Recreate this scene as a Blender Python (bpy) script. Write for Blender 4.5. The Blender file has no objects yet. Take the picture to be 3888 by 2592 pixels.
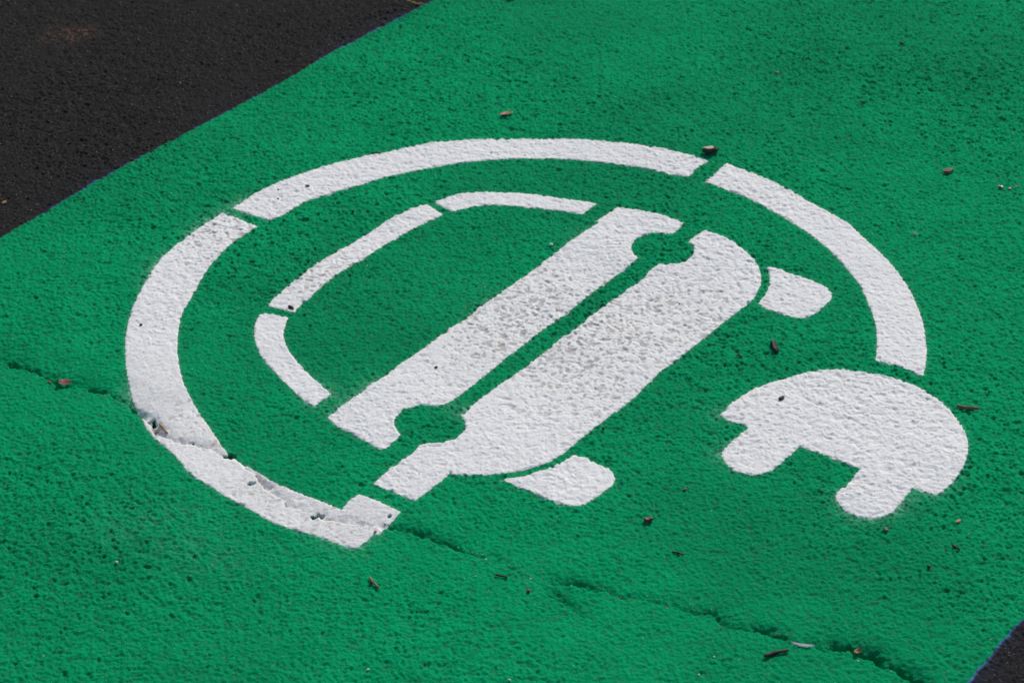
import bpy, bmesh, math, random
import numpy as np
from mathutils import Matrix, Vector
SHAPES = {"ring_left":[[-0.3832,2.9137],[-0.4155,2.8643],[-0.4346,2.8281],[-0.4512,2.7865],[-0.463,2.7342],[-0.4692,2.6931],[-0.4728,2.6512],[-0.4717,2.6078],[-0.4671,2.5653],[-0.4598,2.5237],[-0.4514,2.4907],[-0.4449,2.4656],[-0.433,2.436],[-0.423,2.4093],[-0.4126,2.3901],[-0.3986,2.3734],[-0.3844,2.3545],[-0.3606,2.3179],[-0.3369,2.2954],[-0.3153,2.2746],[-0.2942,2.2571],[-0.2712,2.2354],[-0.2438,2.216],[-0.2213,2.2051],[-0.1976,2.1921],[-0.1818,2.1831],[-0.1741,2.1803],[-0.1665,2.1813],[-0.1521,2.2012],[-0.1445,2.2021],[-0.1386,2.2149],[-0.1235,2.2439],[-0.1362,2.2534],[-0.1536,2.2672],[-0.171,2.2758],[-0.1785,2.2686],[-0.1892,2.25],[-0.219,2.2712],[-0.2493,2.2927],[-0.2785,2.317],[-0.2916,2.3315],[-0.303,2.3409],[-0.3206,2.3585],[-0.3299,2.3726],[-0.3532,2.4181],[-0.3739,2.4599],[-0.3901,2.5026],[-0.3989,2.5385],[-0.4059,2.5804],[-0.4091,2.6205],[-0.408,2.6642],[-0.403,2.6859],[-0.3955,2.7277],[-0.3861,2.768],[-0.3657,2.8242],[-0.3432,2.8634],[-0.332,2.8771]],"ring_top":[[-0.3703,2.9262],[-0.3483,2.9611],[-0.325,2.9868],[-0.3041,3.0046],[-0.2646,3.0356],[-0.2241,3.0586],[-0.2309,3.0537],[-0.2026,3.0685],[-0.1755,3.0784],[-0.1547,3.0884],[-0.1322,3.0967],[-0.1031,3.1057],[-0.0754,3.1098],[-0.0428,3.1139],[-0.0052,3.114],[0.0357,3.1142],[0.0766,3.1129],[0.0955,3.1109],[0.1279,3.1035],[0.1603,3.0962],[0.1923,3.0844],[0.224,3.0713],[0.2444,3.0608],[0.2567,3.0521],[0.269,3.0435],[0.255,3.0253],[0.2397,2.9983],[0.2297,3.004],[0.217,3.0059],[0.2047,3.0143],[0.1798,3.0263],[0.1577,3.034],[0.1259,3.0438],[0.0939,3.0503],[0.0914,3.0517],[0.0431,3.0567],[0.0076,3.0569],[-0.0246,3.0543],[-0.0568,3.0489],[-0.0857,3.0426],[-0.1175,3.0303],[-0.1491,3.018],[-0.1727,3.0078],[-0.1959,2.9932],[-0.2267,2.9741],[-0.2444,2.963],[-0.2746,2.9425],[-0.2933,2.9189],[-0.3062,2.9033],[-0.3179,2.8947],[-0.3275,2.8989],[-0.3505,2.9133]],"ring_right":[[0.2949,3.0348],[0.3123,3.0212],[0.3316,3.0043],[0.3538,2.9859],[0.3754,2.9629],[0.3962,2.9353],[0.4169,2.9096],[0.4356,2.8827],[0.4428,2.873],[0.4607,2.8299],[0.4736,2.7997],[0.4849,2.77],[0.4919,2.7437],[0.4977,2.7206],[0.5026,2.6809],[0.5046,2.6531],[0.5051,2.6311],[0.503,2.5907],[0.5,2.5617],[0.4948,2.5331],[0.4884,2.5075],[0.4785,2.5166],[0.4659,2.527],[0.4474,2.5362],[0.4362,2.5429],[0.4414,2.5729],[0.4457,2.6129],[0.4458,2.6483],[0.4426,2.6816],[0.4393,2.7156],[0.4309,2.7444],[0.4223,2.7737],[0.4152,2.7915],[0.407,2.8125],[0.3995,2.8277],[0.3866,2.8507],[0.3705,2.874],[0.3536,2.8979],[0.3423,2.9106],[0.3311,2.925],[0.3166,2.9379],[0.3035,2.9509],[0.2914,2.9575],[0.2811,2.9674],[0.2602,2.9839],[0.2723,2.9985],[0.2869,3.0249]],"roof_front":[[-0.3069,2.6588],[-0.2914,2.6551],[-0.2764,2.6488],[-0.2788,2.6325],[-0.2796,2.6135],[-0.2757,2.5894],[-0.2653,2.5629],[-0.2476,2.5315],[-0.2304,2.5032],[-0.2151,2.4804],[-0.2136,2.4779],[-0.2239,2.4656],[-0.2321,2.4521],[-0.2447,2.467],[-0.2743,2.5114],[-0.3004,2.5581],[-0.3094,2.5818],[-0.316,2.614],[-0.3155,2.6384],[-0.3124,2.6548]],"roof_side":[[-0.304,2.6768],[-0.2858,2.6683],[-0.2699,2.6606],[-0.2593,2.6875],[-0.2576,2.6841],[-0.238,2.7243],[-0.2175,2.7572],[-0.1836,2.8009],[-0.1699,2.8217],[-0.1376,2.8577],[-0.1137,2.8836],[-0.0897,2.9036],[-0.1006,2.9179],[-0.1118,2.9323],[-0.115,2.9324],[-0.1364,2.9168],[-0.1604,2.8936],[-0.1824,2.8644],[-0.2185,2.8193],[-0.2209,2.8193],[-0.2502,2.7781],[-0.2809,2.7234],[-0.3016,2.6846],[-0.2954,2.6991]],"roof_rear":[[-0.1018,2.9386],[-0.0762,2.9543],[-0.059,2.9595],[-0.0385,2.9602],[-0.007,2.9589],[0.0338,2.9512],[0.0729,2.9395],[0.1039,2.9302],[0.1132,2.9246],[0.1034,2.9121],[0.0937,2.8981],[0.0722,2.9068],[0.0412,2.9129],[-0.0055,2.923],[-0.0398,2.925],[-0.0601,2.919],[-0.0786,2.9107],[-0.0842,2.9193],[-0.0961,2.929]],"belt":[[0.1419,2.9163],[0.1634,2.9098],[0.1984,2.8952],[0.2259,2.8761],[0.2214,2.8654],[0.2096,2.8471],[0.202,2.8488],[0.1868,2.8505],[0.1712,2.8446],[0.16,2.8326],[0.1542,2.816],[0.1556,2.8026],[0.1625,2.7876],[0.1339,2.7487],[0.1139,2.7225],[0.0941,2.6955],[0.0807,2.6755],[0.0638,2.6513],[0.0472,2.6296],[0.0331,2.6125],[0.0202,2.5933],[0.0064,2.5733],[-0.005,2.5588],[-0.0276,2.5252],[-0.0777,2.4567],[-0.0858,2.4523],[-0.1052,2.454],[-0.1174,2.4498],[-0.1282,2.4437],[-0.1352,2.4292],[-0.1375,2.4159],[-0.1343,2.4026],[-0.1285,2.3914],[-0.1342,2.3812],[-0.1431,2.366],[-0.147,2.3626],[-0.151,2.3636],[-0.1608,2.3721],[-0.1848,2.3961],[-0.2019,2.4106],[-0.2146,2.4301],[-0.2013,2.4507],[-0.1793,2.479],[-0.1699,2.4929],[-0.1498,2.5191],[-0.1348,2.5416],[-0.1185,2.5612],[-0.0876,2.6042],[-0.0753,2.6213],[-0.0536,2.6494],[-0.0306,2.6835],[-0.0082,2.7126],[0.0535,2.7979],[0.0823,2.836],[0.1141,2.876],[0.1096,2.8792]],"bonnet_body":[[0.2516,2.8573],[0.2648,2.8489],[0.2794,2.8386],[0.2919,2.8233],[0.3026,2.8052],[0.3126,2.7798],[0.316,2.7592],[0.3161,2.7389],[0.3123,2.716],[0.3125,2.72],[0.3047,2.6974],[0.2959,2.6806],[0.2796,2.66],[0.272,2.651],[0.2463,2.6164],[0.2235,2.5845],[0.1974,2.5491],[0.1755,2.5204],[0.1549,2.4881],[0.1395,2.4643],[0.1129,2.4312],[0.1002,2.4124],[0.1163,2.436],[0.0991,2.412],[0.0752,2.3789],[0.0598,2.3556],[0.0489,2.3441],[0.0368,2.3327],[0.0221,2.3248],[0.0061,2.3182],[-0.0177,2.3128],[-0.0467,2.3108],[-0.0679,2.3122],[-0.0708,2.3168],[-0.08,2.2999],[-0.0928,2.2843],[-0.1086,2.2645],[-0.1333,2.2803],[-0.1562,2.2962],[-0.1376,2.3255],[-0.1248,2.3419],[-0.112,2.3575],[-0.1069,2.368],[-0.1017,2.3743],[-0.0869,2.3736],[-0.0762,2.377],[-0.0669,2.3821],[-0.0602,2.3899],[-0.0552,2.4029],[-0.0545,2.4162],[-0.0566,2.4246],[-0.0601,2.432],[-0.054,2.438],[-0.0481,2.4507],[-0.0307,2.4763],[-0.0163,2.4962],[-0.0029,2.5133],[0.0129,2.5326],[0.0382,2.5677],[0.0557,2.5929],[0.0829,2.627],[0.0999,2.6542],[0.122,2.6839],[0.1442,2.7118],[0.1669,2.7402],[0.1761,2.7581],[0.188,2.772],[0.2009,2.773],[0.2145,2.7752],[0.2272,2.7853],[0.2338,2.7956],[0.2356,2.8105],[0.2339,2.821],[0.2299,2.8286]],"wheel_rear":[[0.3256,2.7676],[0.3375,2.766],[0.3512,2.7527],[0.3749,2.7365],[0.3885,2.7242],[0.3964,2.7156],[0.4004,2.7047],[0.4005,2.6948],[0.3983,2.685],[0.3887,2.6711],[0.3801,2.6588],[0.372,2.6514],[0.3596,2.6439],[0.3509,2.644],[0.3413,2.6496],[0.3303,2.6566],[0.314,2.6693],[0.3067,2.6777],[0.3164,2.6973],[0.3234,2.717],[0.3273,2.74],[0.3271,2.7544]],"wheel_front":[[-0.0137,2.3014],[0.0061,2.3057],[0.0219,2.3123],[0.0366,2.3201],[0.0527,2.3325],[0.0691,2.3504],[0.0796,2.3461],[0.0952,2.3332],[0.1082,2.3228],[0.1131,2.3124],[0.1145,2.3022],[0.111,2.291],[0.1013,2.2777],[0.0864,2.2602],[0.0797,2.2541],[0.0732,2.2511],[0.0641,2.2506],[0.055,2.2517],[0.0384,2.2629],[0.019,2.2786],[0.006,2.2866],[-0.0045,2.2957]],"plug":[[0.2411,2.4293],[0.2616,2.4601],[0.2864,2.4845],[0.3155,2.5022],[0.3509,2.5186],[0.3854,2.5238],[0.4216,2.5164],[0.4467,2.5076],[0.472,2.4906],[0.4955,2.4628],[0.5105,2.4315],[0.5177,2.3996],[0.5195,2.3682],[0.514,2.3375],[0.5024,2.31],[0.4889,2.2878],[0.4783,2.2744],[0.4685,2.2664],[0.4563,2.271],[0.4446,2.2796],[0.4265,2.2519],[0.4158,2.2352],[0.4019,2.2263],[0.3905,2.2259],[0.3795,2.2284],[0.3641,2.2429],[0.3586,2.2574],[0.3569,2.2672],[0.3598,2.2745],[0.3737,2.289],[0.3908,2.3174],[0.37,2.3328],[0.3429,2.3535],[0.3271,2.3644],[0.3027,2.3323],[0.2897,2.3173],[0.279,2.3112],[0.2687,2.3095],[0.2587,2.3122],[0.2504,2.3172],[0.2389,2.3381],[0.2371,2.3483],[0.2421,2.3623],[0.2571,2.3842],[0.272,2.4023],[0.2638,2.4117],[0.2535,2.4145],[0.248,2.4212]]}
BAY_L = [[-0.7488,2.7455],[-0.6669,2.8542],[-0.6472,2.8795],[-0.5823,2.9679],[-0.4638,3.1269],[-0.4127,3.1898],[-0.3325,3.2955],[-0.2498,3.4092],[-0.1583,3.5281],[-0.1191,3.5751],[0.0713,3.8343]]
BAY_R = [[0.4303,1.9191],[0.453,1.9494],[0.4766,1.9795],[0.4956,2.0089],[0.5284,2.05],[0.5686,2.1025]]
CRACKS = [[[-0.6825,2.5678],[-0.6156,2.5483],[-0.5933,2.5417],[-0.5628,2.5258],[-0.5425,2.5039],[-0.5064,2.4938],[-0.4717,2.4743],[-0.4439,2.4496],[-0.4304,2.4292],[-0.4202,2.4237],[-0.4072,2.3956],[-0.3918,2.3848],[-0.3717,2.3777],[-0.3482,2.3721],[-0.3228,2.3572],[-0.2929,2.3223],[-0.2661,2.2816],[-0.2469,2.2596],[-0.2171,2.2397],[-0.2061,2.2293],[-0.1829,2.2262],[-0.1695,2.2184],[-0.1565,2.2163],[-0.1348,2.2117],[-0.1305,2.2127],[-0.0945,2.1966],[-0.0564,2.1712],[-0.0252,2.1519],[0.0029,2.131]],[[-0.0707,2.1756],[-0.0252,2.1565],[0.0121,2.1286],[0.0474,2.116],[0.0695,2.1113],[0.0902,2.1052],[0.1107,2.097],[0.1446,2.0886],[0.1751,2.0711],[0.2095,2.0611],[0.2201,2.0415],[0.2556,2.0347],[0.2632,2.0282],[0.2726,2.0218],[0.2812,2.0149],[0.3115,2.0087],[0.3368,2.0013],[0.3638,1.9897],[0.3713,1.9751],[0.3831,1.9676],[0.3985,1.9499],[0.4314,1.9263]],[[0.0029,2.131],[0.0278,2.1103],[0.0493,2.0878],[0.0636,2.074],[0.0706,2.0586],[0.0839,2.0352],[0.0938,2.0075]]]
HOLES = [[-0.215,2.2382,0.0062],[-0.3234,2.3577,0.007],[-0.3697,2.3814,0.0034],[-0.4191,2.4248,0.0055],[-0.2927,2.3019,0.0036],[-0.1354,2.2359,0.002]]
DUST = [[-0.4088,2.884,0.035,1.0],[-0.3822,2.933,0.04,1.0],[-0.4653,2.7765,0.05,0.5],[-0.4488,2.4791,0.03,0.9],[-0.1909,2.4761,0.05,0.75],[0.2345,2.3525,0.03,0.6],[0.3728,2.2304,0.04,0.7],[0.4273,2.2493,0.04,0.9],[0.225,2.4327,0.03,0.6],[-0.0306,2.6813,0.04,0.4],[-0.1844,2.1791,0.04,0.45],[-0.0601,2.4414,0.02,0.8],[-0.3248,2.162,0.05,0.2],[-0.3561,2.1904,0.05,0.2],[-0.4218,2.2148,0.05,0.18],[-0.3901,2.2386,0.05,0.2],[0.4736,2.2885,0.04,0.4],[0.0886,2.8432,0.03,0.4]]
WORN = [[-0.371,2.8491,0.06,0.7],[-0.2313,2.7475,0.06,0.8],[0.0021,2.6315,0.13,0.85],[0.0983,2.6001,0.09,1.0],[0.0187,2.6807,0.1,0.8],[0.2136,2.6473,0.1,0.6],[0.2307,2.4271,0.07,0.45],[0.0797,2.5011,0.1,0.5],[0.1684,2.4062,0.06,0.5],[-0.3172,2.3956,0.06,0.35],[-0.3836,2.4506,0.06,0.35],[-0.2766,2.2668,0.06,0.35],[-0.2002,2.2077,0.06,0.4]]
RUST = [[-0.6667,3.4651,0.022,1.0],[-0.6514,3.4749,0.018,0.9],[-0.6783,3.4543,0.016,0.9]]
BLUE = [[-0.1826,3.5003,0.09,1.0],[-0.2351,3.4278,0.08,1.0],[-0.5498,3.0078,0.08,0.8],[-0.5974,2.9429,0.06,0.4],[0.4632,1.9623,0.05,1.2],[0.5014,2.0161,0.04,1.2],[-0.4039,3.2075,0.1,0.4]]
DEBRIS = [["block",[0.2636,3.0629],[0.2835,3.0679],0.0095,0.0075,"wood_block","wood block","chunky dark wood block with cream split top beyond the upper ring gap","dark",""],["leaf",[-0.0158,3.1819],[0.0036,3.1889],0.0062,0.002,"fallen_leaf","leaf","glossy orange brown oval leaf on green paint above the ring","orange",""],["chip",[0.585,3.0045],[0.5994,3.0102],0.0065,0.005,"bark_chip","bark chip","dark bark chip with pale flecks far right beyond the ring","brown",""],["block",[0.3162,2.5879],[0.3197,2.563],0.006,0.006,"bark_stub","bark stub","stubby dark brown bark piece between rear wheel and plug","dark",""],["twig",[0.5179,2.4408],[0.5439,2.4361],0.005,0.0046,"broken_twig","twig","thick brown twig lying just right of the plug outline","brown",""],["block",[0.1433,2.2227],[0.1527,2.226],0.0048,0.0045,"bark_stub","bark stub","short reddish dark bark stub on green right of front wheel","red",""],["twig",[0.1708,2.1697],[0.1829,2.164],0.0022,0.0022,"broken_twig","twig","thin dark twig on green between front wheel and cracks","dark",""],["twig",[0.2538,1.9917],[0.2796,2.001],0.0044,0.004,"broken_twig","twig","longest dark straight twig below the crack at lower right","dark",""],["leaf",[-0.539,2.5015],[-0.5231,2.5036],0.0125,0.004,"fallen_leaf","leaf","red brown cupped leaf lying in the crack at far left","red",""],["twig",[-0.4093,2.422],[-0.3979,2.4019],0.0032,0.003,"broken_twig","twig","tan twig on the white ring beside the crack","tan",""],["twig",[-0.1531,2.1271],[-0.1426,2.1094],0.003,0.003,"broken_twig","twig","brown twig with pale end below the ring tail on green","brown",""],["twig",[-0.0195,2.128],[-0.0066,2.1233],0.0026,0.0025,"broken_twig","twig","dark flat twig on the crack line at bottom centre","dark",""],["lump",[-0.2789,2.675],[-0.2705,2.6668],0.0052,0.004,"seed_husk","seed","dark brown oval seed at the lower end of the white roof line","dark",""],["chip",[0.3114,2.4592],[0.3193,2.4646],0.0045,0.0035,"bark_chip","bark chip","small curled dark bark chip on the white plug","dark",""],["chip",[0.4029,2.206],[0.406,2.1993],0.004,0.003,"bark_chip","bark chip","tiny brown bark chip below the right plug prong","brown",""],["twig",[0.4723,2.174],[0.4793,2.166],0.003,0.003,"broken_twig","twig","short black twig on green at right below the plug","dark",""],["chip",[0.4829,2.2142],[0.4885,2.2204],0.004,0.002,"bark_chip","bark chip","pale tan wood flake on green right of the plug prong","tan",""],["sliver",[0.2832,2.014],[0.3069,2.0079],0.0026,0.001,"plastic_strip","plastic strip","curved ribbed white plastic strip poking out of the lower right crack","white",""],["leaf",[0.3458,1.9957],[0.3547,1.9982],0.006,0.004,"leaf_fragment","leaf fragment","tan brown leaf fragment wedged in the lower right crack","tan",""],["lump",[-0.4264,2.1542],[-0.4227,2.1542],0.004,0.0035,"pebble","pebble","whitish pebble on green at lower left of the picture","white",""],["lump",[-0.1493,1.9741],[-0.1459,1.9762],0.0028,0.0022,"pebble","pebble","pale pebble on green at the bottom left of centre","white",""],["lump",[-0.0059,1.9592],[-0.0032,1.9572],0.0025,0.002,"pebble","pebble","tiny white pebble at the bottom edge of the picture","white",""],["lump",[0.0491,2.8179],[0.0539,2.8206],0.0042,0.0038,"pebble","pebble","bright white pebble inside the car window above the belt stripe","white",""],["lump",[-0.4579,2.6315],[-0.4543,2.6339],0.0036,0.003,"seed_husk","seed","black seed on the left side of the white ring","dark",""],["lump",[-0.2119,2.9123],[-0.2071,2.9136],0.0036,0.003,"seed_husk","seed","dark seed on green between the ring and the roof line","dark",""],["lump",[0.3879,3.3219],[0.392,3.3158],0.004,0.0035,"pebble","pebble","grey brown pebble on green near the top right","grey",""],["twig",[0.4985,3.2202],[0.5098,3.2209],0.0022,0.002,"broken_twig","twig","small dark twig lying level on green at upper right","dark",""],["twig",[0.5809,3.4132],[0.5871,3.4068],0.0026,0.0025,"broken_twig","twig","small black twig on green highest in the picture","dark",""],["chip",[0.6535,2.9654],[0.6593,2.9624],0.0042,0.002,"rust_flake","rust flake","leftmost of three rusty flakes at the right edge","orange",""],["chip",[0.6654,2.9587],[0.6699,2.9601],0.0035,0.002,"rust_flake","rust flake","middle and lowest of three rusty flakes at the right edge","orange",""],["chip",[0.6754,2.9637],[0.6799,2.9651],0.0038,0.002,"rust_flake","rust flake","rightmost of three rusty flakes at the right edge","red",""],["sliver",[0.5205,2.8459],[0.5279,2.8396],0.0016,0.001,"thread_scrap","thread scrap","short curled white scrap on green right of the ring","white",""],["twig",[-0.1922,3.0775],[-0.1784,3.0757],0.002,0.0018,"broken_twig","twig","very thin black twig on the outer top edge of the ring","dark",""],["leaf",[-0.0064,3.5695],[0.0201,3.5807],0.007,0.003,"fallen_leaf","leaf","orange brown leaf cut by the top edge of the picture","orange",""],["lump",[-0.2584,2.6561],[-0.2542,2.6523],0.0028,0.0024,"seed_husk","seed","tiny black seed on green just inside the roof line gap","dark",""],["twig",[-0.554,2.5097],[-0.5463,2.5045],0.0016,0.0015,"pine_needle","pine needle","golden pine needle piece beside the red leaf","tan",""],["twig",[0.2713,2.5624],[0.2773,2.5541],0.0026,0.002,"broken_twig","twig","small black splinter left of the stubby bark piece","dark",""],["chip",[0.1892,2.2821],[0.1937,2.283],0.0035,0.002,"bark_chip","bark chip","small rusty brown chip on green right of the front wheel","red",""],["lump",[0.1029,2.4027],[0.1065,2.401],0.004,0.0035,"seed_husk","seed","round dark seed just below the white car body edge","dark",""],["lump",[0.3416,2.2759],[0.345,2.2749],0.003,0.002,"seed_husk","seed","small reddish seed between the two plug prongs","red",""],["lump",[-0.3145,2.9746],[-0.3113,2.9738],0.003,0.0022,"seed_husk","seed","black seed on the ring near its upper left gap","dark",""],["lump",[-0.3131,2.9507],[-0.3098,2.9492],0.003,0.0022,"seed_husk","seed","black seed near the inner edge of the ring upper left","dark",""],["chip",[-0.2765,2.9835],[-0.2714,2.9813],0.003,0.002,"bark_chip","bark chip","small black flake on the upper left stretch of the ring","dark",""],["chip",[-0.6789,2.9425],[-0.6735,2.9482],0.0045,0.002,"bark_chip","bark chip","tan flake on bare asphalt at the left edge","tan",""],["chip",[-0.0935,2.5329],[-0.0895,2.5346],0.0034,0.002,"bark_chip","bark chip","small black flake on the white belt stripe","dark",""],["chip",[0.208,2.6796],[0.2102,2.6783],0.0026,0.0016,"bark_chip","bark chip","tiny dark red flake on the white car body","red",""],["chip",[0.1107,2.097],[0.1137,2.0956],0.0035,0.003,"bark_chip","bark chip","red brown crumb in the crack at bottom centre","red",""],["chip",[0.0136,2.1033],[0.0171,2.0997],0.004,0.003,"bark_chip","bark chip","brown crumb at the fork of the bottom cracks","red",""],["chip",[0.4405,2.1378],[0.444,2.1368],0.0035,0.003,"bark_chip","bark chip","dark crumb on green below the short black twig at right","dark",""],["chip",[-0.1514,2.2043],[-0.1483,2.2062],0.0035,0.002,"bark_chip","bark chip","orange tan flake on the tail of the white ring","tan",""]]
THREAD = [[-0.1653,3.5816],[-0.1544,3.5718],[-0.1445,3.5659],[-0.1338,3.5619]]
CAM = [1.65,0.5669347978047854,-0.006425716480608664]

# ------------------------------------------------------------------ camera, sky, sun, exposure
sc = bpy.context.scene
H, PITCH, ROLL = CAM
cam = bpy.data.cameras.new("camera"); cam_ob = bpy.data.objects.new("camera", cam)
sc.collection.objects.link(cam_ob)
cam.sensor_width = 22.3; cam.lens = 9589 / 3888 * 22.3
cam.clip_start = 0.05; cam.clip_end = 500
rl = Vector((1, 0, 0)); ul = Vector((0, math.sin(PITCH), math.cos(PITCH))); fw = Vector((0, math.cos(PITCH), -math.sin(PITCH)))
cr_, sr_ = math.cos(ROLL), math.sin(ROLL)
right = rl * cr_ + ul * sr_; up = ul * cr_ - rl * sr_
M = Matrix((right, up, -fw)).transposed().to_4x4(); M.translation = Vector((0, 0, H))
cam_ob.matrix_world = M
cam.dof.use_dof = True; cam.dof.focus_distance = 2.93; cam.dof.aperture_fstop = 6.3
sc.camera = cam_ob
sc.render.filter_size = 1.15

SUN_EL, SUN_AZ = math.radians(38), math.radians(24)      # azimuth measured from +Y towards +X
world = bpy.data.worlds.new("World"); sc.world = world; world.use_nodes = True
wn = world.node_tree.nodes; wl = world.node_tree.links
sky = wn.new("ShaderNodeTexSky"); sky.sky_type = 'NISHITA'; sky.sun_disc = False
sky.sun_elevation = SUN_EL; sky.sun_rotation = SUN_AZ
bg = wn["Background"]; bg.inputs["Strength"].default_value = 0.105
wl.new(sky.outputs[0], bg.inputs[0])
sun = bpy.data.lights.new("sun", 'SUN'); sun.energy = 3.2; sun.angle = math.radians(0.6); sun.color = (1, .95, .87)
sun_ob = bpy.data.objects.new("sun", sun); sc.collection.objects.link(sun_ob)
sd_ = Vector((math.sin(SUN_AZ) * math.cos(SUN_EL), math.cos(SUN_AZ) * math.cos(SUN_EL), math.sin(SUN_EL)))
sun_ob.rotation_euler = sd_.to_track_quat('Z', 'Y').to_euler()
sc.view_settings.view_transform = 'Standard'; sc.view_settings.look = 'None'
sc.view_settings.exposure = 0.0; sc.view_settings.gamma = 1.0

# ------------------------------------------------------------------ noise tools (numpy)
F = np.float32
def _hash(ix, iy, seed):
    h = (ix.astype(np.int64) * 374761393 + iy.astype(np.int64) * 668265263 + seed * 974634777) & 0xffffffff
    h = ((h ^ (h >> 13)) * 1274126177) & 0xffffffff
    h = ((h ^ (h >> 16)) * 2246822519) & 0xffffffff
    return ((h ^ (h >> 13)) & 0xffffff).astype(F) / F(0xffffff)
def perlin(X, Y, wave, seed):
    x = X / wave + 1000; y = Y / wave + 1000
    ix = np.floor(x).astype(np.int32); iy = np.floor(y).astype(np.int32)
    fx = (x - ix).astype(F); fy = (y - iy).astype(F)
    u = fx * fx * fx * (fx * (fx * 6 - 15) + 10); v = fy * fy * fy * (fy * (fy * 6 - 15) + 10)
    def g(a, b):
        t = _hash(ix + a, iy + b, seed) * F(6.2831853)
        return np.cos(t) * (fx - a) + np.sin(t) * (fy - b)
    a = g(0, 0); b = g(1, 0); c = g(0, 1); d = g(1, 1)
    return ((a + (b - a) * u) + ((c + (d - c) * u) - (a + (b - a) * u)) * v) * F(1.5)
def pits(X, Y, cell, seed, rmin, rmax, keep, power=1.0):
    """round dimples on a jittered lattice: 0 on the flat, up to 1 at the bottom of a pit"""
    x = X / cell + 1000; y = Y / cell + 1000
    ix = np.floor(x).astype(np.int32); iy = np.floor(y).astype(np.int32)
    out = np.zeros(X.shape, F)
    for a in (-1, 0, 1):
        for b in (-1, 0, 1):
            jx = _hash(ix + a, iy + b, seed); jy = _hash(ix + a, iy + b, seed + 7)
            r = rmin + (rmax - rmin) * _hash(ix + a, iy + b, seed + 13) ** 1.5
            on = _hash(ix + a, iy + b, seed + 29) < keep
            d2 = ((x - (ix + a + jx)) ** 2 + (y - (iy + b + jy)) ** 2).astype(F) / (r * r)
            out = np.maximum(out, np.where(on & (d2 < 1), (1 - d2) * (r / rmax) ** power, 0))
    return out.astype(F)
def sstep(a, b, x):
    t = np.clip((x - a) / (b - a), 0, 1); return t * t * (3 - 2 * t)

def catmull(pts, closed=True, step=0.006, corner=38):
    """smooth the traced outline, keeping its corners"""
    P = np.array(pts, float); n = len(P); out = []
    def is_corner(i):
        if not closed and i in (0, n - 1): return True
        a = P[i] - P[i - 1]; b = P[(i + 1) % n] - P[i]
        ang = math.degrees(abs(math.atan2(a[0] * b[1] - a[1] * b[0], a @ b)))
        return ang > corner
    C = [is_corner(i) for i in range(n)]
    for i in range(n if closed else n - 1):
        p1 = P[i]; p2 = P[(i + 1) % n]
        p0 = P[i - 1] if not C[i] else 2 * p1 - p2
        p3 = P[(i + 2) % n] if not C[(i + 1) % n] else 2 * p2 - p1
        L = np.linalg.norm(p2 - p1); k = max(1, int(L / step))
        t01 = max(np.linalg.norm(p1 - p0), 1e-6) ** .5; t12 = max(L, 1e-6) ** .5; t23 = max(np.linalg.norm(p3 - p2), 1e-6) ** .5
        m1 = t12 * ((p1 - p0) / t01 - (p2 - p0) / (t01 + t12) + (p2 - p1) / t12)
        m2 = t12 * ((p2 - p1) / t12 - (p3 - p1) / (t12 + t23) + (p3 - p2) / t23)
        for j in range(k):
            t = j / k
            out.append((2*t**3-3*t*t+1) * p1 + (t**3-2*t*t+t) * m1 + (-2*t**3+3*t*t) * p2 + (t**3-t*t) * m2)
    if not closed: out.append(P[-1])
    return np.array(out)
def dist_line(X, Y, L, closed=False):
    """distance to polyline, sign of nearest side (+ = left of direction), parameter along"""
    best = np.full(X.shape, 1e9, F); side = np.zeros(X.shape, F); par = np.zeros(X.shape, F)
    n = len(L); acc = 0.0
    for i in range(n if closed else n - 1):
        a = L[i]; b = L[(i + 1) % n]; d = b - a; l2 = float(d @ d) + 1e-12
        dx = X - F(a[0]); dy = Y - F(a[1])
        t = np.clip((dx * F(d[0]) + dy * F(d[1])) / F(l2), 0, 1)
        q = (dx - t * F(d[0])) ** 2 + (dy - t * F(d[1])) ** 2
        m = q < best
        best = np.where(m, q, best); side = np.where(m, np.sign(F(d[0]) * dy - F(d[1]) * dx), side)
        par = np.where(m, acc + t * F(l2 ** .5), par); acc += l2 ** .5
    return np.sqrt(best), side, par
def inside(X, Y, L):
    ins = np.zeros(X.shape, bool); n = len(L)
    for i in range(n):
        x1, y1 = L[i]; x2, y2 = L[(i + 1) % n]
        if y1 == y2: continue
        c = (Y > min(y1, y2)) & (Y <= max(y1, y2))
        ins ^= c & (X < (x2 - x1) * (Y - y1) / (y2 - y1) + x1)
    return ins

# ------------------------------------------------------------------ the ground lattice: ~1.3 mm where the picture looks, coarser outwards
def axis(lo, hi, fine, far):
    core = np.arange(lo, hi, fine)
    def tail(g):
        s, x, o = fine, 0.0, []
        while x < far:
            s *= g; x += s; o.append(x)
        return np.array(o)
    t = tail(1.09)
    return np.concatenate([(lo - t)[::-1], core, core[-1] + t])
xs = axis(-0.86, 0.86, 0.00105, 90.0); ys = axis(1.88, 3.68, 0.00135, 90.0)
NX, NY = len(xs), len(ys)
X, Y = np.meshgrid(xs.astype(F), ys.astype(F))
cellx = np.gradient(xs).astype(F)[None, :]; celly = np.gradient(ys).astype(F)[:, None]
cell = np.maximum(cellx, celly) + 0 * X
core = cell < 0.02
i0, i1 = np.where(core.any(1))[0][[0, -1]]; j0, j1 = np.where(core.any(0))[0][[0, -1]]
CS = (slice(i0, i1 + 1), slice(j0, j1 + 1)); x, y = X[CS], Y[CS]; cl = cell[CS]
def fadew(wave): return (1 - sstep(wave * .25, wave * .6, cl)).astype(F)

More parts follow.
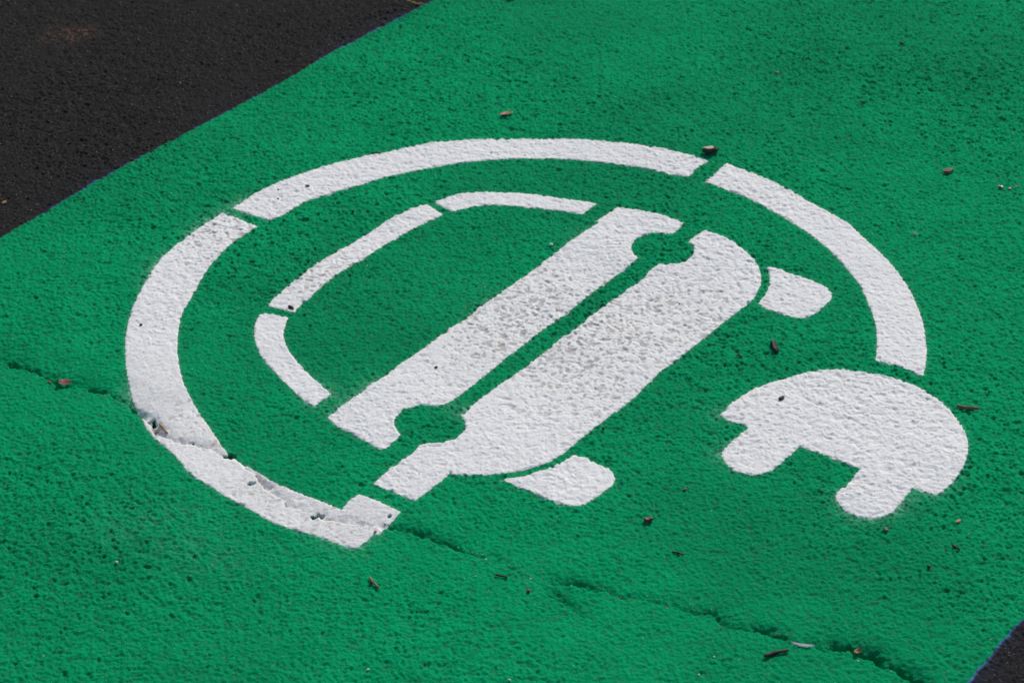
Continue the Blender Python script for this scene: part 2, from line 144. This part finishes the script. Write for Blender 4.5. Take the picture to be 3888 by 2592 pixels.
# domain warp so nothing keeps to the lattice
wx = perlin(x, y, .021, 1) * F(.0045) + perlin(x, y, .007, 3) * F(.0016)
wy = perlin(x, y, .023, 2) * F(.0045) + perlin(x, y, .0065, 4) * F(.0016)
xw, yw = x + wx, y + wy
region = perlin(x, y, .34, 11) + .5 * perlin(x, y, .15, 12)          # rough / smooth areas

# cracks
lines = [catmull(c, False, .004, 70) for c in CRACKS]
crack_h = np.zeros(x.shape, F); crack_m = np.zeros(x.shape, F); nearcrack = np.full(x.shape, 9., F)
wob = perlin(x, y, .018, 21) * F(.0045) + perlin(x, y, .007, 22) * F(.0019)
depthn = perlin(x, y, .09, 23)
for k, L in enumerate(lines):
    d, s, par = dist_line(x + wob, y + wob[::-1, ::-1], L)
    sd = d * s                                                         # + = far side (left of left-to-right line)
    if k == 0:
        D = .0042 + .0020 * depthn + .0060 * np.exp(-((par) / .19) ** 2)
        D = D * (1 - .48 * sstep(.24, .30, par) * (1 - sstep(.66, .74, par)))
        lip, wfar = .0016, .032
    elif k == 1:
        D = .0021 + .0012 * depthn + .0075 * sstep(.30, .54, par) 
        lip, wfar = .0016, .019
    else:
        D = .0017 + .001 * depthn; lip, wfar = .0008, .02
        D = D * (1 - sstep(.06, .13, par))
    Lt = float(np.linalg.norm(np.diff(L, axis=0), axis=1).sum())
    if k: D = D * sstep(0, .05, par)
    if k == 0: D = D * (1 - sstep(Lt - .10, Lt, par)) + 0
    D = np.clip(D * 2.5 * np.clip(1 + .9 * perlin(x, y, .045, 24), .35, 1.4), 0, .024)
    far = np.where(sd > 0, np.exp(-(sd / wfar) ** 1.3) * .45 + np.exp(-(sd / .0085) ** 2) * .55, 0)
    near = np.where(sd <= 0, np.clip(1 + sd / .0022, 0, 1), 0)
    lipz = np.where(sd <= 0, np.exp(sd / .03) * lip * np.clip(-sd / .0022, 0, 1), 0) * np.clip(D / .003, 0, 1)
    crack_h = np.minimum(crack_h, -D * (far + near)) + lipz
    crack_m = np.maximum(crack_m, np.exp(-((sd - .0006) / .0016) ** 2) * np.clip(D / .004, 0, 1))
    if k == 0: crumb = np.exp(-(nearcrack / .007) ** 2)
    nearcrack = np.minimum(nearcrack, d / np.clip(D / .004, .2, 2))
smooth_by_crack = 1 - .68 * np.exp(-(nearcrack / .055) ** 2)            # sealer filled the texture beside the crack

worn = np.zeros(x.shape, F)
for dx, dy, r, a in WORN:
    worn = np.maximum(worn, a * np.exp(-(((x - dx) / r) ** 2 + ((y - dy) / r) ** 2)))
calm = np.exp(-(((x + .25) / .42) ** 2 + ((y - 2.02) / .20) ** 2))                 # finer, calmer texture towards the near left
amp = (np.clip(.86 + .42 * region, .55, 1.12) + .32 * worn + .10 * sstep(.2, .5, x)) * (1 - .12 * calm) * smooth_by_crack
p1 = pits(xw, yw, .0098, 31, .28, .60, .62) * fadew(.008)
p2 = pits(xw, yw, .0062, 47, .26, .58, .55) * fadew(.006)
p3 = pits(xw, yw, .0190, 59, .16, .34, .33) * fadew(.010)
n1 = perlin(xw, yw, .0125, 61) * fadew(.0125); n2 = perlin(xw, yw, .0060, 62) * fadew(.006); n3 = perlin(x, y, .0034, 63) * fadew(.0036)
ridged = (1 - np.abs(perlin(xw, yw, .0085, 64)) * 2) * fadew(.0085)
und = perlin(x, y, .36, 73) * F(.0030) + perlin(x, y, .20, 71) * F(.0028) + perlin(x, y, .085, 72) * F(.0011)
n4 = perlin(x, y, .0046, 66) * fadew(.0046)
grains = pits(x + wx * .3, y + wy * .3, .0043, 77, .30, .62, .62) * fadew(.0040)
micro = (n2 * .00080 + n3 * .00105 + n4 * .00110 - grains * .00085) * (.62 + .38 * amp)
q1 = n1 * .8 + n2 * .55 + perlin(xw, yw, .0036, 65) * fadew(.0036) * .25
pa = sstep(.10, .55, q1)
tex = 1.35 * (-(pa * .0010 + p1 * .0010 + p2 * .0010 + p3 * .0003) * amp + (ridged * .00045 - n1 * .0002) * amp) + micro
pitmask = np.clip(np.maximum(np.maximum(p1 * 1.0, p3 * .4), pa * .95), 0, 1)
hc = und + crack_h + tex
crumb = crumb + .25 * np.exp(-(nearcrack / .007) ** 2)
hc += crumb * (pits(x, y, .0065, 91, .3, .6, .7) * .0022 + n2 * .0011)
# deep little hollows where chunks are missing along the crack
hole = np.zeros(x.shape, F)
for hx, hy, hr in HOLES:
    u = (x - hx) / hr; v = (y - hy) / (hr * .9); rr = np.sqrt(u * u + v * v) / 1.2 + perlin(x, y, .006, 95) * .7
    hole = np.maximum(hole, 1 - sstep(.55, 1.0, rr))
hc -= hole * .009
Hg = np.zeros(X.shape, F); Hg[CS] = hc * fadew(.06)

def height(px, py):
    i = np.clip(np.searchsorted(ys, py) - 1, 0, NY - 2); j = np.clip(np.searchsorted(xs, px) - 1, 0, NX - 2)
    return float(Hg[i:i + 2, j:j + 2].max())

# green bay: signed distance to both painted edges (+ inside)
def bay_edge(L, flip):
    P = np.array(L); a = P[0] - (P[1] - P[0]) / np.linalg.norm(P[1] - P[0]) * 30; b = P[-1] + (P[-1] - P[-2]) / np.linalg.norm(P[-1] - P[-2]) * 30
    # keep far extensions along the bay's own direction
    dirv = np.array([math.cos(math.radians(53)), math.sin(math.radians(53))])
    a = P[0] - dirv * 4.0; b = P[-1] + dirv * 4.0
    Q = np.vstack([a, P, b]); d, s, _ = dist_line(X, Y, Q)
    return d * s * flip
eL = bay_edge(BAY_L, -1); eR = bay_edge(BAY_R, 1)
bay = np.minimum(eL, eR)
mid = np.array(BAY_L[5]); dv = np.array([math.cos(math.radians(53)), math.sin(math.radians(53))])
along = (X - mid[0]) * dv[0] + (Y - mid[1]) * dv[1]
bay = np.minimum(bay, np.minimum(along + 3.6, 2.6 - along)).astype(F)
edge_n = np.zeros(X.shape, F)
edge_n[CS] = (n1 * .0007 + n2 * .0008 + perlin(x, y, .03, 82) * .0011 - (p1 - .2) * .0007)
bay = bay + edge_n

# ------------------------------------------------------------------ white stencil pieces
pieces = {}
white_sd = np.full(x.shape, -1., F)
for name, pts in SHAPES.items():
    L = catmull(pts)
    lo = L.min(0) - .02; hi = L.max(0) + .02
    ia = max(np.searchsorted(ys, lo[1]) - 1, 0); ib = np.searchsorted(ys, hi[1]) + 1
    ja = max(np.searchsorted(xs, lo[0]) - 1, 0); jb = np.searchsorted(xs, hi[0]) + 1
    sl = (slice(ia, ib), slice(ja, jb)); xx, yy = X[sl], Y[sl]
    d, _, _ = dist_line(xx, yy, L, True)
    s = np.where(inside(xx, yy, L), d, -d).astype(F)
    cs = (slice(ia - i0, ib - i0), slice(ja - j0, jb - j0))
    s = s + (n1[cs] * .0005 + n2[cs] * .0007 + perlin(xx, yy, .0045, 83) * .0004 - (p1[cs] + p2[cs] - .3) * .0005)
    s = np.minimum(s, .004 - hole[cs] * .020)
    pieces[name] = (sl, cs, s)
    white_sd[cs] = np.maximum(white_sd[cs], s)

# fibrous overspray of white around the stencil, where the photo has it
dust = np.zeros(x.shape, F)
for dx, dy, r, a in DUST:
    dust = np.maximum(dust, min(a, 1) * np.exp(-(((x - dx) / r) ** 2 + ((y - dy) / r) ** 2) ** 1.5))
fib = .5 + .5 * perlin(xw * 1.0, yw * .45, .0042, 101) + .5 * perlin(xw, yw, .0022, 102)
prox = np.exp(-np.clip(-white_sd, 0, 1) / .0065)
broad = np.exp(-np.clip(-white_sd, 0, 1) / .05)
dust_g = np.clip(dust * (prox * .68 + broad * .02) * np.clip(fib * 1.7 - .5, 0, 1.3) + .42 * np.exp(-np.clip(-white_sd, 0, 1) / .0016) * np.clip(fib, 0, 1) * .6, 0, 1)
scuff = np.zeros(x.shape, F)
for dx, dy, r, a in DUST:
    if a <= .2: scuff = np.maximum(scuff, .22 * a * np.exp(-(((x - dx) / r) ** 2 + ((y - dy) / (r * .6)) ** 2)))
dust_g = np.clip(dust_g + scuff * np.clip(fib, 0, 1) * sstep(-.1, .5, n1 + .4), 0, 1)

stain = np.clip(np.maximum(np.maximum(p1, p2 * .85), pa * .55) * 1.35 - .27 + .35 * n2 + .25 * n4, 0, 1) * np.clip(worn * 1.05 + .20, 0, 1)
rust = np.zeros(x.shape, F)
for dx, dy, r, a in RUST:
    rust = np.maximum(rust, a * np.exp(-(((x - dx) / (r * 1.3)) ** 2 + ((y - dy) / r) ** 2)))
bl = np.zeros(x.shape, F) + .05
for dx, dy, r, a in BLUE:
    bl = np.maximum(bl, .75 * a * np.exp(-(((x - dx) / r) ** 2 + ((y - dy) / r) ** 2)))
blue = np.clip(bl * (np.exp(-(np.clip(-bay[CS] - .0006, 0, 1) / .0017) ** 2) + .05 * np.exp(-np.clip(-bay[CS], 0, 1) / .02)) * (.75 + .5 * perlin(x, y, .02, 111) + .5 * n2), 0, 1)

# ------------------------------------------------------------------ materials
def mat(name):
    m = bpy.data.materials.new(name); m.use_nodes = True
    nt = m.node_tree; return m, nt, nt.nodes["Principled BSDF"]
def N(nt, t, **k):
    n = nt.nodes.new(t)
    for a, b in k.items(): setattr(n, a, b)
    return n
def math_(nt, op, a, b=None, clamp=False):
    n = N(nt, "ShaderNodeMath", operation=op, use_clamp=clamp)
    for i, v in enumerate((a, b)):
        if v is None: continue
        if isinstance(v, (int, float)): n.inputs[i].default_value = v
        else: nt.links.new(v, n.inputs[i])
    return n.outputs[0]
def mix(nt, fac, a, b):
    n = N(nt, "ShaderNodeMix", data_type='RGBA')
    if isinstance(fac, (int, float)): n.inputs[0].default_value = fac
    else: nt.links.new(fac, n.inputs[0])
    for i, v in ((6, a), (7, b)):
        if isinstance(v, tuple): n.inputs[i].default_value = (*v, 1)
        else: nt.links.new(v, n.inputs[i])
    return n.outputs[2]
def noise(nt, scale, detail=3, rough=.55):
    tc = N(nt, "ShaderNodeTexCoord"); n = N(nt, "ShaderNodeTexNoise")
    n.inputs["Scale"].default_value = scale; n.inputs["Detail"].default_value = detail; n.inputs["Roughness"].default_value = rough
    nt.links.new(tc.outputs["Object"], n.inputs["Vector"]); return n.outputs[0]
def ramp(nt, v, a, b):
    n = N(nt, "ShaderNodeMapRange"); n.inputs[1].default_value = a; n.inputs[2].default_value = b
    nt.links.new(v, n.inputs[0]); return n.outputs[0]
def attr(nt, name): return N(nt, "ShaderNodeAttribute", attribute_name=name).outputs["Fac"]
def bump(nt, b, v, dist, strength=1.0, noise_rough=None):
    n = N(nt, "ShaderNodeBump"); n.inputs["Distance"].default_value = dist; n.inputs["Strength"].default_value = strength
    nt.links.new(v, n.inputs["Height"]); nt.links.new(n.outputs[0], b.inputs["Normal"])

m_asph, nt, b = mat("asphalt")
c = mix(nt, ramp(nt, noise(nt, 260), .35, .7), (.019, .0185, .0185), (.029, .0275, .027))
c = mix(nt, ramp(nt, noise(nt, 34), .45, .75), c, (.030, .025, .022))
c = mix(nt, math_(nt, 'MULTIPLY', ramp(nt, noise(nt, 420, 1), .70, .74), .6), c, (.16, .10, .06))
c = mix(nt, math_(nt, 'MULTIPLY', ramp(nt, noise(nt, 650, 0), .80, .83), .8), c, (.5, .48, .42))
rs = math_(nt, 'MULTIPLY', attr(nt, "rust"), ramp(nt, noise(nt, 150, 4, .7), .50, .60))
c = mix(nt, rs, c, (.22, .11, .062))
c = mix(nt, attr(nt, "blue"), c, (.10, .22, .54))
nt.links.new(c, b.inputs["Base Color"]); b.inputs["Roughness"].default_value = .92; b.inputs["Specular IOR Level"].default_value = .07
bump(nt, b, noise(nt, 400, 3, .7), .0026)

m_green, nt, b = mat("green_paint")
c = mix(nt, ramp(nt, noise(nt, 16), .3, .7), (.0011, .305, .110), (.0018, .352, .132))
c = mix(nt, math_(nt, 'MULTIPLY', ramp(nt, noise(nt, 2.6, 3), .42, .64), .55), c, (.003, .210, .082))
c = mix(nt, math_(nt, 'MULTIPLY', ramp(nt, noise(nt, 330), .5, .8), .35), c, (.004, .19, .075))
c = mix(nt, math_(nt, 'MULTIPLY', ramp(nt, noise(nt, 170, 3, .6), .56, .68), .34), c, (.006, .11, .055))
pt = math_(nt, 'MULTIPLY', attr(nt, "pit"), ramp(nt, noise(nt, 240), .40, .62))
c = mix(nt, math_(nt, 'MULTIPLY', pt, .55), c, (.034, .092, .058))
c = mix(nt, math_(nt, 'MULTIPLY', ramp(nt, noise(nt, 150, 1), .74, .78), .55), c, (.12, .10, .05))
c = mix(nt, math_(nt, 'MULTIPLY', ramp(nt, noise(nt, 700, 0), .84, .87), .7), c, (.6, .6, .5))
c = mix(nt, math_(nt, 'MULTIPLY', attr(nt, "dust"), .85), c, (.62, .72, .68))
c = mix(nt, attr(nt, "hole"), c, (.012, .03, .022))
nt.links.new(c, b.inputs["Base Color"]); b.inputs["Roughness"].default_value = .95; b.inputs["Specular IOR Level"].default_value = .03
bump(nt, b, noise(nt, 430, 3, .65), .0019)

m_white, nt, b = mat("white_paint")
c = mix(nt, ramp(nt, noise(nt, 22), .3, .7), (.765, .752, .73), (.805, .792, .768))
c = mix(nt, ramp(nt, attr(nt, "stain"), .18, .48), c, (.50, .475, .43))
c = mix(nt, math_(nt, 'MULTIPLY', ramp(nt, noise(nt, 165, 3, .6), .54, .66), .42), c, (.60, .59, .575))
tanm = math_(nt, 'MULTIPLY', ramp(nt, noise(nt, 85, 2), .60, .72), ramp(nt, noise(nt, 11, 1), .48, .60))
c = mix(nt, math_(nt, 'MULTIPLY', tanm, .45), c, (.70, .56, .42))
c = mix(nt, math_(nt, 'MULTIPLY', ramp(nt, noise(nt, 480, 1), .745, .77), .75), c, (.10, .09, .08))
dirt = math_(nt, 'MULTIPLY', attr(nt, "dirt"), ramp(nt, noise(nt, 210, 4, .7), .48, .62))
c = mix(nt, math_(nt, 'MULTIPLY', dirt, .6), c, (.50, .44, .38))
c = mix(nt, attr(nt, "crack"), c, (.10, .075, .05))
nt.links.new(c, b.inputs["Base Color"]); b.inputs["Roughness"].default_value = .8; b.inputs["Specular IOR Level"].default_value = .12
bump(nt, b, noise(nt, 480, 2), .0007)

# ------------------------------------------------------------------ lattice -> mesh
def tag(o, label=None, cat=None, group=None, kind=None):
    for k, v in (('label', label), ('category', cat), ('group', group), ('kind', kind)):
        if v: o[k] = v
def link(name, me, m, parent=None):
    o = bpy.data.objects.new(name, me); sc.collection.objects.link(o)
    if m: me.materials.append(m)
    if parent: o.parent = parent
    return o
def lattice(name, XX, YY, ZZ, keep, m, attrs, parent=None):
    """keep: bool per quad"""
    ny, nx = XX.shape
    idx = np.arange(ny * nx, dtype=np.int32).reshape(ny, nx)
    q = np.stack([idx[:-1, :-1][keep], idx[:-1, 1:][keep], idx[1:, 1:][keep], idx[1:, :-1][keep]], 1)
    used = np.zeros(ny * nx, bool); used[q.ravel()] = True
    remap = np.cumsum(used).astype(np.int32) - 1; q = remap[q]
    co = np.stack([XX.ravel()[used], YY.ravel()[used], ZZ.ravel()[used]], 1).astype(F)
    me = bpy.data.meshes.new(name); me.vertices.add(len(co)); me.vertices.foreach_set("co", co.ravel())
    me.loops.add(q.size); me.loops.foreach_set("vertex_index", q.ravel())
    me.polygons.add(len(q)); me.polygons.foreach_set("loop_start", np.arange(0, q.size, 4, dtype=np.int32))
    me.polygons.foreach_set("use_smooth", np.ones(len(q), bool))
    me.update(calc_edges=True)
    for k, v in attrs.items():
        a = me.attributes.new(k, 'FLOAT', 'POINT'); a.data.foreach_set("value", v.ravel()[used].astype(F))
    return link(name, me, m, parent)
def full(v, fill=0.):
    o = np.full(X.shape, fill, F); o[CS] = v; return o
def quadmax(s): return np.maximum(np.maximum(s[:-1, :-1], s[1:, :-1]), np.maximum(s[:-1, 1:], s[1:, 1:]))
def quadmin(s): return -quadmax(-s)

g = lattice("ground", X, Y, Hg, quadmin(bay) < .012, m_asph, {"rust": full(rust), "blue": full(blue)})
tag(g, kind='structure')
paint_t = .0005
zg = Hg + np.clip(bay / np.maximum(cell, .00105) * .0006, -.0010, 1) .clip(-.0010, paint_t)
g2 = lattice("parking_bay_pavement", X, Y, zg, quadmax(bay) > -.0030, m_green,
             {"pit": full(pitmask * np.clip(.75 + .6 * worn, 0, 1.3)), "dust": full(dust_g), "hole": full(np.maximum(hole * .85, crack_m * .45))})
tag(g2, kind='structure')

sym = bpy.data.objects.new("charging_symbol", None); sc.collection.objects.link(sym)
sym.location = (.0175, 2.63, 0)
tag(sym, "white stencilled car in a broken ring with a plug, painted on the green bay", "road marking")
PN = dict(ring_left=("ring_segment", "long left arc of the ring with the notched cable end crossing the crack"),
          ring_top=("ring_segment", "upper arc of the ring between two gaps"), ring_right=("ring_segment", "right arc of the ring ending above the plug"),
          roof_front=("roof_line", "short bent windscreen stroke of the car"), roof_side=("roof_line", "long roof stroke of the car"),
          roof_rear=("roof_line", "curved rear window stroke of the car"), belt=("car_body", "upper body band between window and headlight gaps"),
          bonnet_body=("car_body", "lower body band with the cable stub"), wheel_rear=("wheel", "wheel beside the right ring arc"),
          wheel_front=("wheel", "wheel below the cable stub"), plug=("plug", "rounded two prong plug head outside the ring"))
crk = np.clip(crack_m * sstep(.0, .25, n1 + n2 + .05) * 1.0, 0, 1)
dirt_c = np.clip(np.exp(-(nearcrack / .05) ** 2) * .55 + .10, 0, 1)
for name, (sl, cs, s) in pieces.items():
    # paint levels the finest texture a little; its rim dips through the green so the outline is exact
    z = Hg[sl] + paint_t + np.clip(s * .55, -.0010, .00045) + np.clip(s / .002, 0, 1) * (-.42 * tex[cs] - .58 * micro[cs] * (1 - .4 * worn[cs]))
    z = np.maximum(z, Hg[sl] + paint_t + .00018)
    z = np.where(s < .0006, Hg[sl] + paint_t + np.clip(s * .55, -.001, .0003), z)
    o = lattice(PN[name][0], X[sl] - F(sym.location.x), Y[sl] - F(sym.location.y), z, quadmax(s) > -.0018, m_white,
                {"stain": stain[cs], "crack": crk[cs], "dirt": dirt_c[cs]}, sym)
    o["label"] = "white paint, " + PN[name][1]

# ------------------------------------------------------------------ loose bits
def simple(name, col, col2, rough=.7, scale=300, spec=.3):
    m, nt, b = mat(name)
    tc = N(nt, "ShaderNodeTexCoord"); n = N(nt, "ShaderNodeTexNoise"); n.inputs["Scale"].default_value = scale; n.inputs["Detail"].default_value = 4
    mp = N(nt, "ShaderNodeMapping"); mp.inputs["Scale"].default_value = (.18, 1, 1)
    nt.links.new(tc.outputs["Object"], mp.inputs[0]); nt.links.new(mp.outputs[0], n.inputs["Vector"])
    c = mix(nt, ramp(nt, n.outputs[0], .35, .65), col, col2)
    nt.links.new(c, b.inputs["Base Color"]); b.inputs["Roughness"].default_value = rough; b.inputs["Specular IOR Level"].default_value = spec
    bump(nt, b, n.outputs[0], .0004)
    return m
MT = dict(dark=simple("dark_bark", (.017, .014, .013), (.055, .043, .036)), brown=simple("brown_bark", (.13, .075, .045), (.28, .17, .10)),
          tan=simple("tan_wood", (.28, .16, .08), (.42, .26, .14)), orange=simple("orange_leaf", (.34, .042, .012), (.46, .085, .025), .35, 200, .6),
          red=simple("red_leaf", (.11, .035, .025), (.19, .07, .05), .5), white=simple("pale_stone", (.60, .58, .55), (.78, .76, .72)),
          grey=simple("grey_stone", (.20, .16, .13), (.38, .32, .27)), cream=simple("cream_wood", (.42, .36, .25), (.62, .55, .40)))
rng = random.Random(4)
def bm_done(bm, name, m, parent=None, smooth=True):
    me = bpy.data.meshes.new(name); bmesh.ops.recalc_face_normals(bm, faces=bm.faces); bm.to_mesh(me); bm.free()
    for p in me.polygons: p.use_smooth = smooth
    return link(name, me, m, parent)
def rod(L, w, h, seed, n=14, ns=9, taper=.35, bend=.06, square=0.0):
    r = random.Random(seed); bm = bmesh.new(); rings = []
    ph = [r.uniform(0, 6.28) for _ in range(6)]; b1 = r.uniform(-bend, bend); side = [1 + r.uniform(-.14, .14) for _ in range(ns)]
    for i in range(n + 1):
        t = i / n; cx = (t - .5) * L; cy = b1 * L * (1 - (2 * t - 1) ** 2) + .1 * w * math.sin(9 * t + ph[0])
        k = min(1, (min(t, 1 - t) * 2 * n / 2.2 + .55)) * (1 - taper * t * .5) * (1 + .10 * math.sin(11 * t + ph[1]) + .06 * math.sin(23 * t + ph[2]))
        ring = []
        for j in range(ns):
            a = 6.2832 * j / ns; ca, sa = math.cos(a), math.sin(a)
            if square: ca = math.copysign(abs(ca) ** (1 - square), ca); sa = math.copysign(abs(sa) ** (1 - square), sa)
            q = k * side[j] * (1 + r.uniform(-.05, .05))
            ring.append(bm.verts.new((cx + (r.uniform(-.12, .12) * w if i in (0, n) else 0), cy + ca * w / 2 * q, h / 2 + sa * h / 2 * q)))
        rings.append(ring)
    for a, b in zip(rings, rings[1:]):
        for j in range(ns): bm.faces.new((a[j], a[(j + 1) % ns], b[(j + 1) % ns], b[j]))
    bm.faces.new(rings[0]); bm.faces.new(rings[-1][::-1]); return bm
def lump(L, w, h, seed, sub=2, rough=.16):
    r = random.Random(seed); bm = bmesh.new(); bmesh.ops.create_icosphere(bm, subdivisions=sub, radius=.5)
    planes = [(Vector((r.gauss(0, 1), r.gauss(0, 1), r.gauss(0, .8))).normalized(), r.uniform(.30, .46)) for _ in range(7)]
    for v in bm.verts:
        for n_, d in planes:
            e = v.co.dot(n_) - d
            if e > 0: v.co -= n_ * e * .85
        v.co *= 1 + r.uniform(-rough, rough) * .4
        v.co = Vector((v.co.x * L, v.co.y * w, v.co.z * h + h * .42))
    return bm
def leaf(L, w, h, seed, notch=False):
    r = random.Random(seed); bm = bmesh.new(); n, k = 16, 8; top = []; bot = []
    for i in range(n + 1):
        t = i / n; hw = w / 2 * (math.sin(math.pi * min(max(t, .02), .985)) ** .62) * (1 + .07 * math.sin(13 * t + seed)) + w * .02
        rt, rb = [], []
        for j in range(k + 1):
            s = j / k * 2 - 1
            z = h * (.30 + .5 * s * s * (.6 + .4 * math.sin(3 * t + seed)) + .30 * (2 * t - 1) ** 2) - (.10 * h if abs(s) < .1 else 0) + r.uniform(-.02, .02) * h
            xx_ = (t - .5) * L - (abs(s) < .2) * (notch and t > .85) * L * .14; yy_ = s * hw + .05 * L * math.sin(2.4 * t)
            rt.append(bm.verts.new((xx_, yy_, z + .0003))); rb.append(bm.verts.new((xx_, yy_, z)))
        top.append(rt); bot.append(rb)
    for i in range(n):
        for j in range(k):
            bm.faces.new((top[i][j], top[i + 1][j], top[i + 1][j + 1], top[i][j + 1]))
            bm.faces.new((bot[i][j], bot[i][j + 1], bot[i + 1][j + 1], bot[i + 1][j]))
        bm.faces.new((top[i][0], bot[i][0], bot[i + 1][0], top[i + 1][0])); bm.faces.new((top[i][k], top[i + 1][k], bot[i + 1][k], bot[i][k]))
    bm.faces.new([top[0][j] for j in range(k + 1)] + [bot[0][j] for j in range(k, -1, -1)])
    bm.faces.new([top[n][j] for j in range(k, -1, -1)] + [bot[n][j] for j in range(k + 1)])
    return bm
def chip(L, w, h, seed):
    r = random.Random(seed); bm = bmesh.new(); n = 11
    rad = [1 + r.uniform(-.30, .22) for _ in range(n)]; lo, hi = [], []; tilt = r.uniform(-.25, .25)
    for ring, z, s in ((lo, 0.05, .92), (hi, .75, 1.0)):
        for i in range(n):
            a = 6.2832 * i / n; xx_, yy_ = math.cos(a) * L / 2 * rad[i] * s, math.sin(a) * w / 2 * rad[(i + 3) % n] * s
            ring.append(bm.verts.new((xx_, yy_, h * z + tilt * xx_ * h / L + r.uniform(0, .3) * h * (z > .1))))
    t = bm.verts.new((r.uniform(-.1, .1) * L, 0, h * 1.0)); d = bm.verts.new((0, 0, 0))
    for i in range(n):
        j = (i + 1) % n
        bm.faces.new((lo[i], lo[j], hi[j], hi[i])); bm.faces.new((hi[i], hi[j], t)); bm.faces.new((lo[j], lo[i], d))
    return bm
def sliver(L, w, h, seed, bow):
    bm = bmesh.new(); n = 40; R_ = []
    for i in range(n + 1):
        t = i / n; cx = (t - .5) * L; cy = -bow * L * (1 - (2 * t - 1) ** 2); ww = w / 2 * (.25 + .75 * math.sin(math.pi * min(max(t, .03), .97)) ** .5)
        rib = .14 * h * (i % 2)
        R_.append([bm.verts.new(p) for p in ((cx, cy - ww, .0), (cx, cy + ww, h * 1.2), (cx, cy + ww, h * 1.2 + .0007 + rib), (cx, cy - ww, .0008 + rib))])
    for a, b in zip(R_, R_[1:]):
        for j in range(4): bm.faces.new((a[j], a[(j + 1) % 4], b[(j + 1) % 4], b[j]))
    bm.faces.new(R_[0]); bm.faces.new(R_[-1][::-1]); return bm
GR = {"broken_twig": "broken twigs scattered on the paint", "pebble": "small pale pebbles", "seed_husk": "dark seeds and husks", "bark_chip": "bark chips and flakes",
      "rust_flake": "rusty flakes at the right edge", "dry_leaf": "fallen dry leaves", "bark_stub": "stubby bark pieces"}
for si, (kind, A, B, w, h, name, cat, label, col, _) in enumerate(DEBRIS):
    name = {"fallen_leaf": "dry_leaf"}.get(name, name)
    A = Vector(A); B = Vector(B); c = (A + B) / 2; L = (B - A).length; th = math.atan2(B.y - A.y, B.x - A.x)
    if kind in ('chip', 'lump'): L = max(L, w * .9)
    z = np.mean([height(c.x, c.y), height(A.x, A.y), height(B.x, B.y)]) + .0006
    if kind in ('sliver', 'leaf'): z = max(height(c.x + dx_, c.y + dy_) for dx_ in (-.006, 0, .006) for dy_ in (-.008, -.004, 0, .004)) + .0006
    if kind == 'twig': bm = rod(L, w, h, si + 3)
    elif kind == 'block': bm = rod(L, w, h, si + 3, n=8, ns=12, taper=.1, bend=.02, square=.45)
    elif kind == 'leaf': bm = leaf(L, w, h, si, notch=(col == 'red'))
    elif kind == 'chip': bm = chip(L, w, h, si)
    elif kind == 'sliver': bm = sliver(L, w, h, si, .10 if L > .015 else -.25)
    else: bm = lump(L, w, h, si)
    if name in ("wood_block",):
        root = bpy.data.objects.new(name, None); sc.collection.objects.link(root)
        bm_done(bm, "bark", MT[col], root, False)
        sp = chip(L * .66, w * .8, h * .30, 5)
        for v in sp.verts: v.co += Vector((-L * .08, 0, h * .86))
        bm_done(sp, "split_face", MT['cream'], root, False)
        o = root
    else:
        o = bm_done(bm, name, MT[col], None, kind in ('twig', 'leaf', 'lump'))
    o.location = (c.x, c.y, z); o.rotation_euler = (0, 0, th)
    tag(o, label, cat, GR.get(name))
# thin yellow fibre on the bare asphalt at the top edge
T = catmull(THREAD, False, .003, 80); bm = bmesh.new(); prev = None
for i, p in enumerate(T):
    zz = height(p[0], p[1]) + .0004; ring = [bm.verts.new((p[0] + .0005 * math.cos(a), p[1] + .0005 * math.sin(a), zz + .0006 * math.sin(a))) for a in (0, 1.57, 3.14, 4.71)]
    if prev:
        for j in range(4): bm.faces.new((prev[j], prev[(j + 1) % 4], ring[(j + 1) % 4], ring[j]))
    prev = ring
tag(bm_done(bm, "yellow_thread", simple("yellow_fibre", (.45, .33, .05), (.55, .42, .08))), "thin yellow fibre on the bare asphalt at the top edge", "thread")

# fine grit nobody could count
bm = bmesh.new(); r = random.Random(8)
gm = [MT['white'], MT['tan'], MT['dark'], MT['red']]
for i in range(560):
    px, py = r.uniform(-.82, .82), r.uniform(1.92, 3.62)
    if i >= 400:
        L_ = lines[r.choice((0, 0, 1, 1, 1, 2))]; p_ = L_[int(len(L_) * (r.random() if i % 3 else r.random() ** 3))]; px, py = p_[0] + r.gauss(0, .006), p_[1] + abs(r.gauss(0, .008))
    s = r.choice((.0008, .001, .001, .0013, .0018)); a = r.uniform(0, 6.28); mi = r.choice((0, 0, 1, 1, 1, 2, 2, 3, 3))
    zz = height(px, py) + .0004
    ret = bmesh.ops.create_icosphere(bm, subdivisions=1, radius=s * .6)
    for v in ret['verts']:
        v.co = Vector((v.co.x * r.uniform(.8, 1.4), v.co.y * .9, v.co.z * .6)); v.co.rotate(Matrix.Rotation(a, 3, 'Z')); v.co += Vector((px, py, zz))
    for f_ in {f_ for v in ret['verts'] for f_ in v.link_faces}: f_.material_index = mi
o = bm_done(bm, "grit", gm[0]); [o.data.materials.append(m) for m in gm[1:]]
tag(o, "fine pale and dark grit scattered over the paint and asphalt", "grit", kind='stuff')
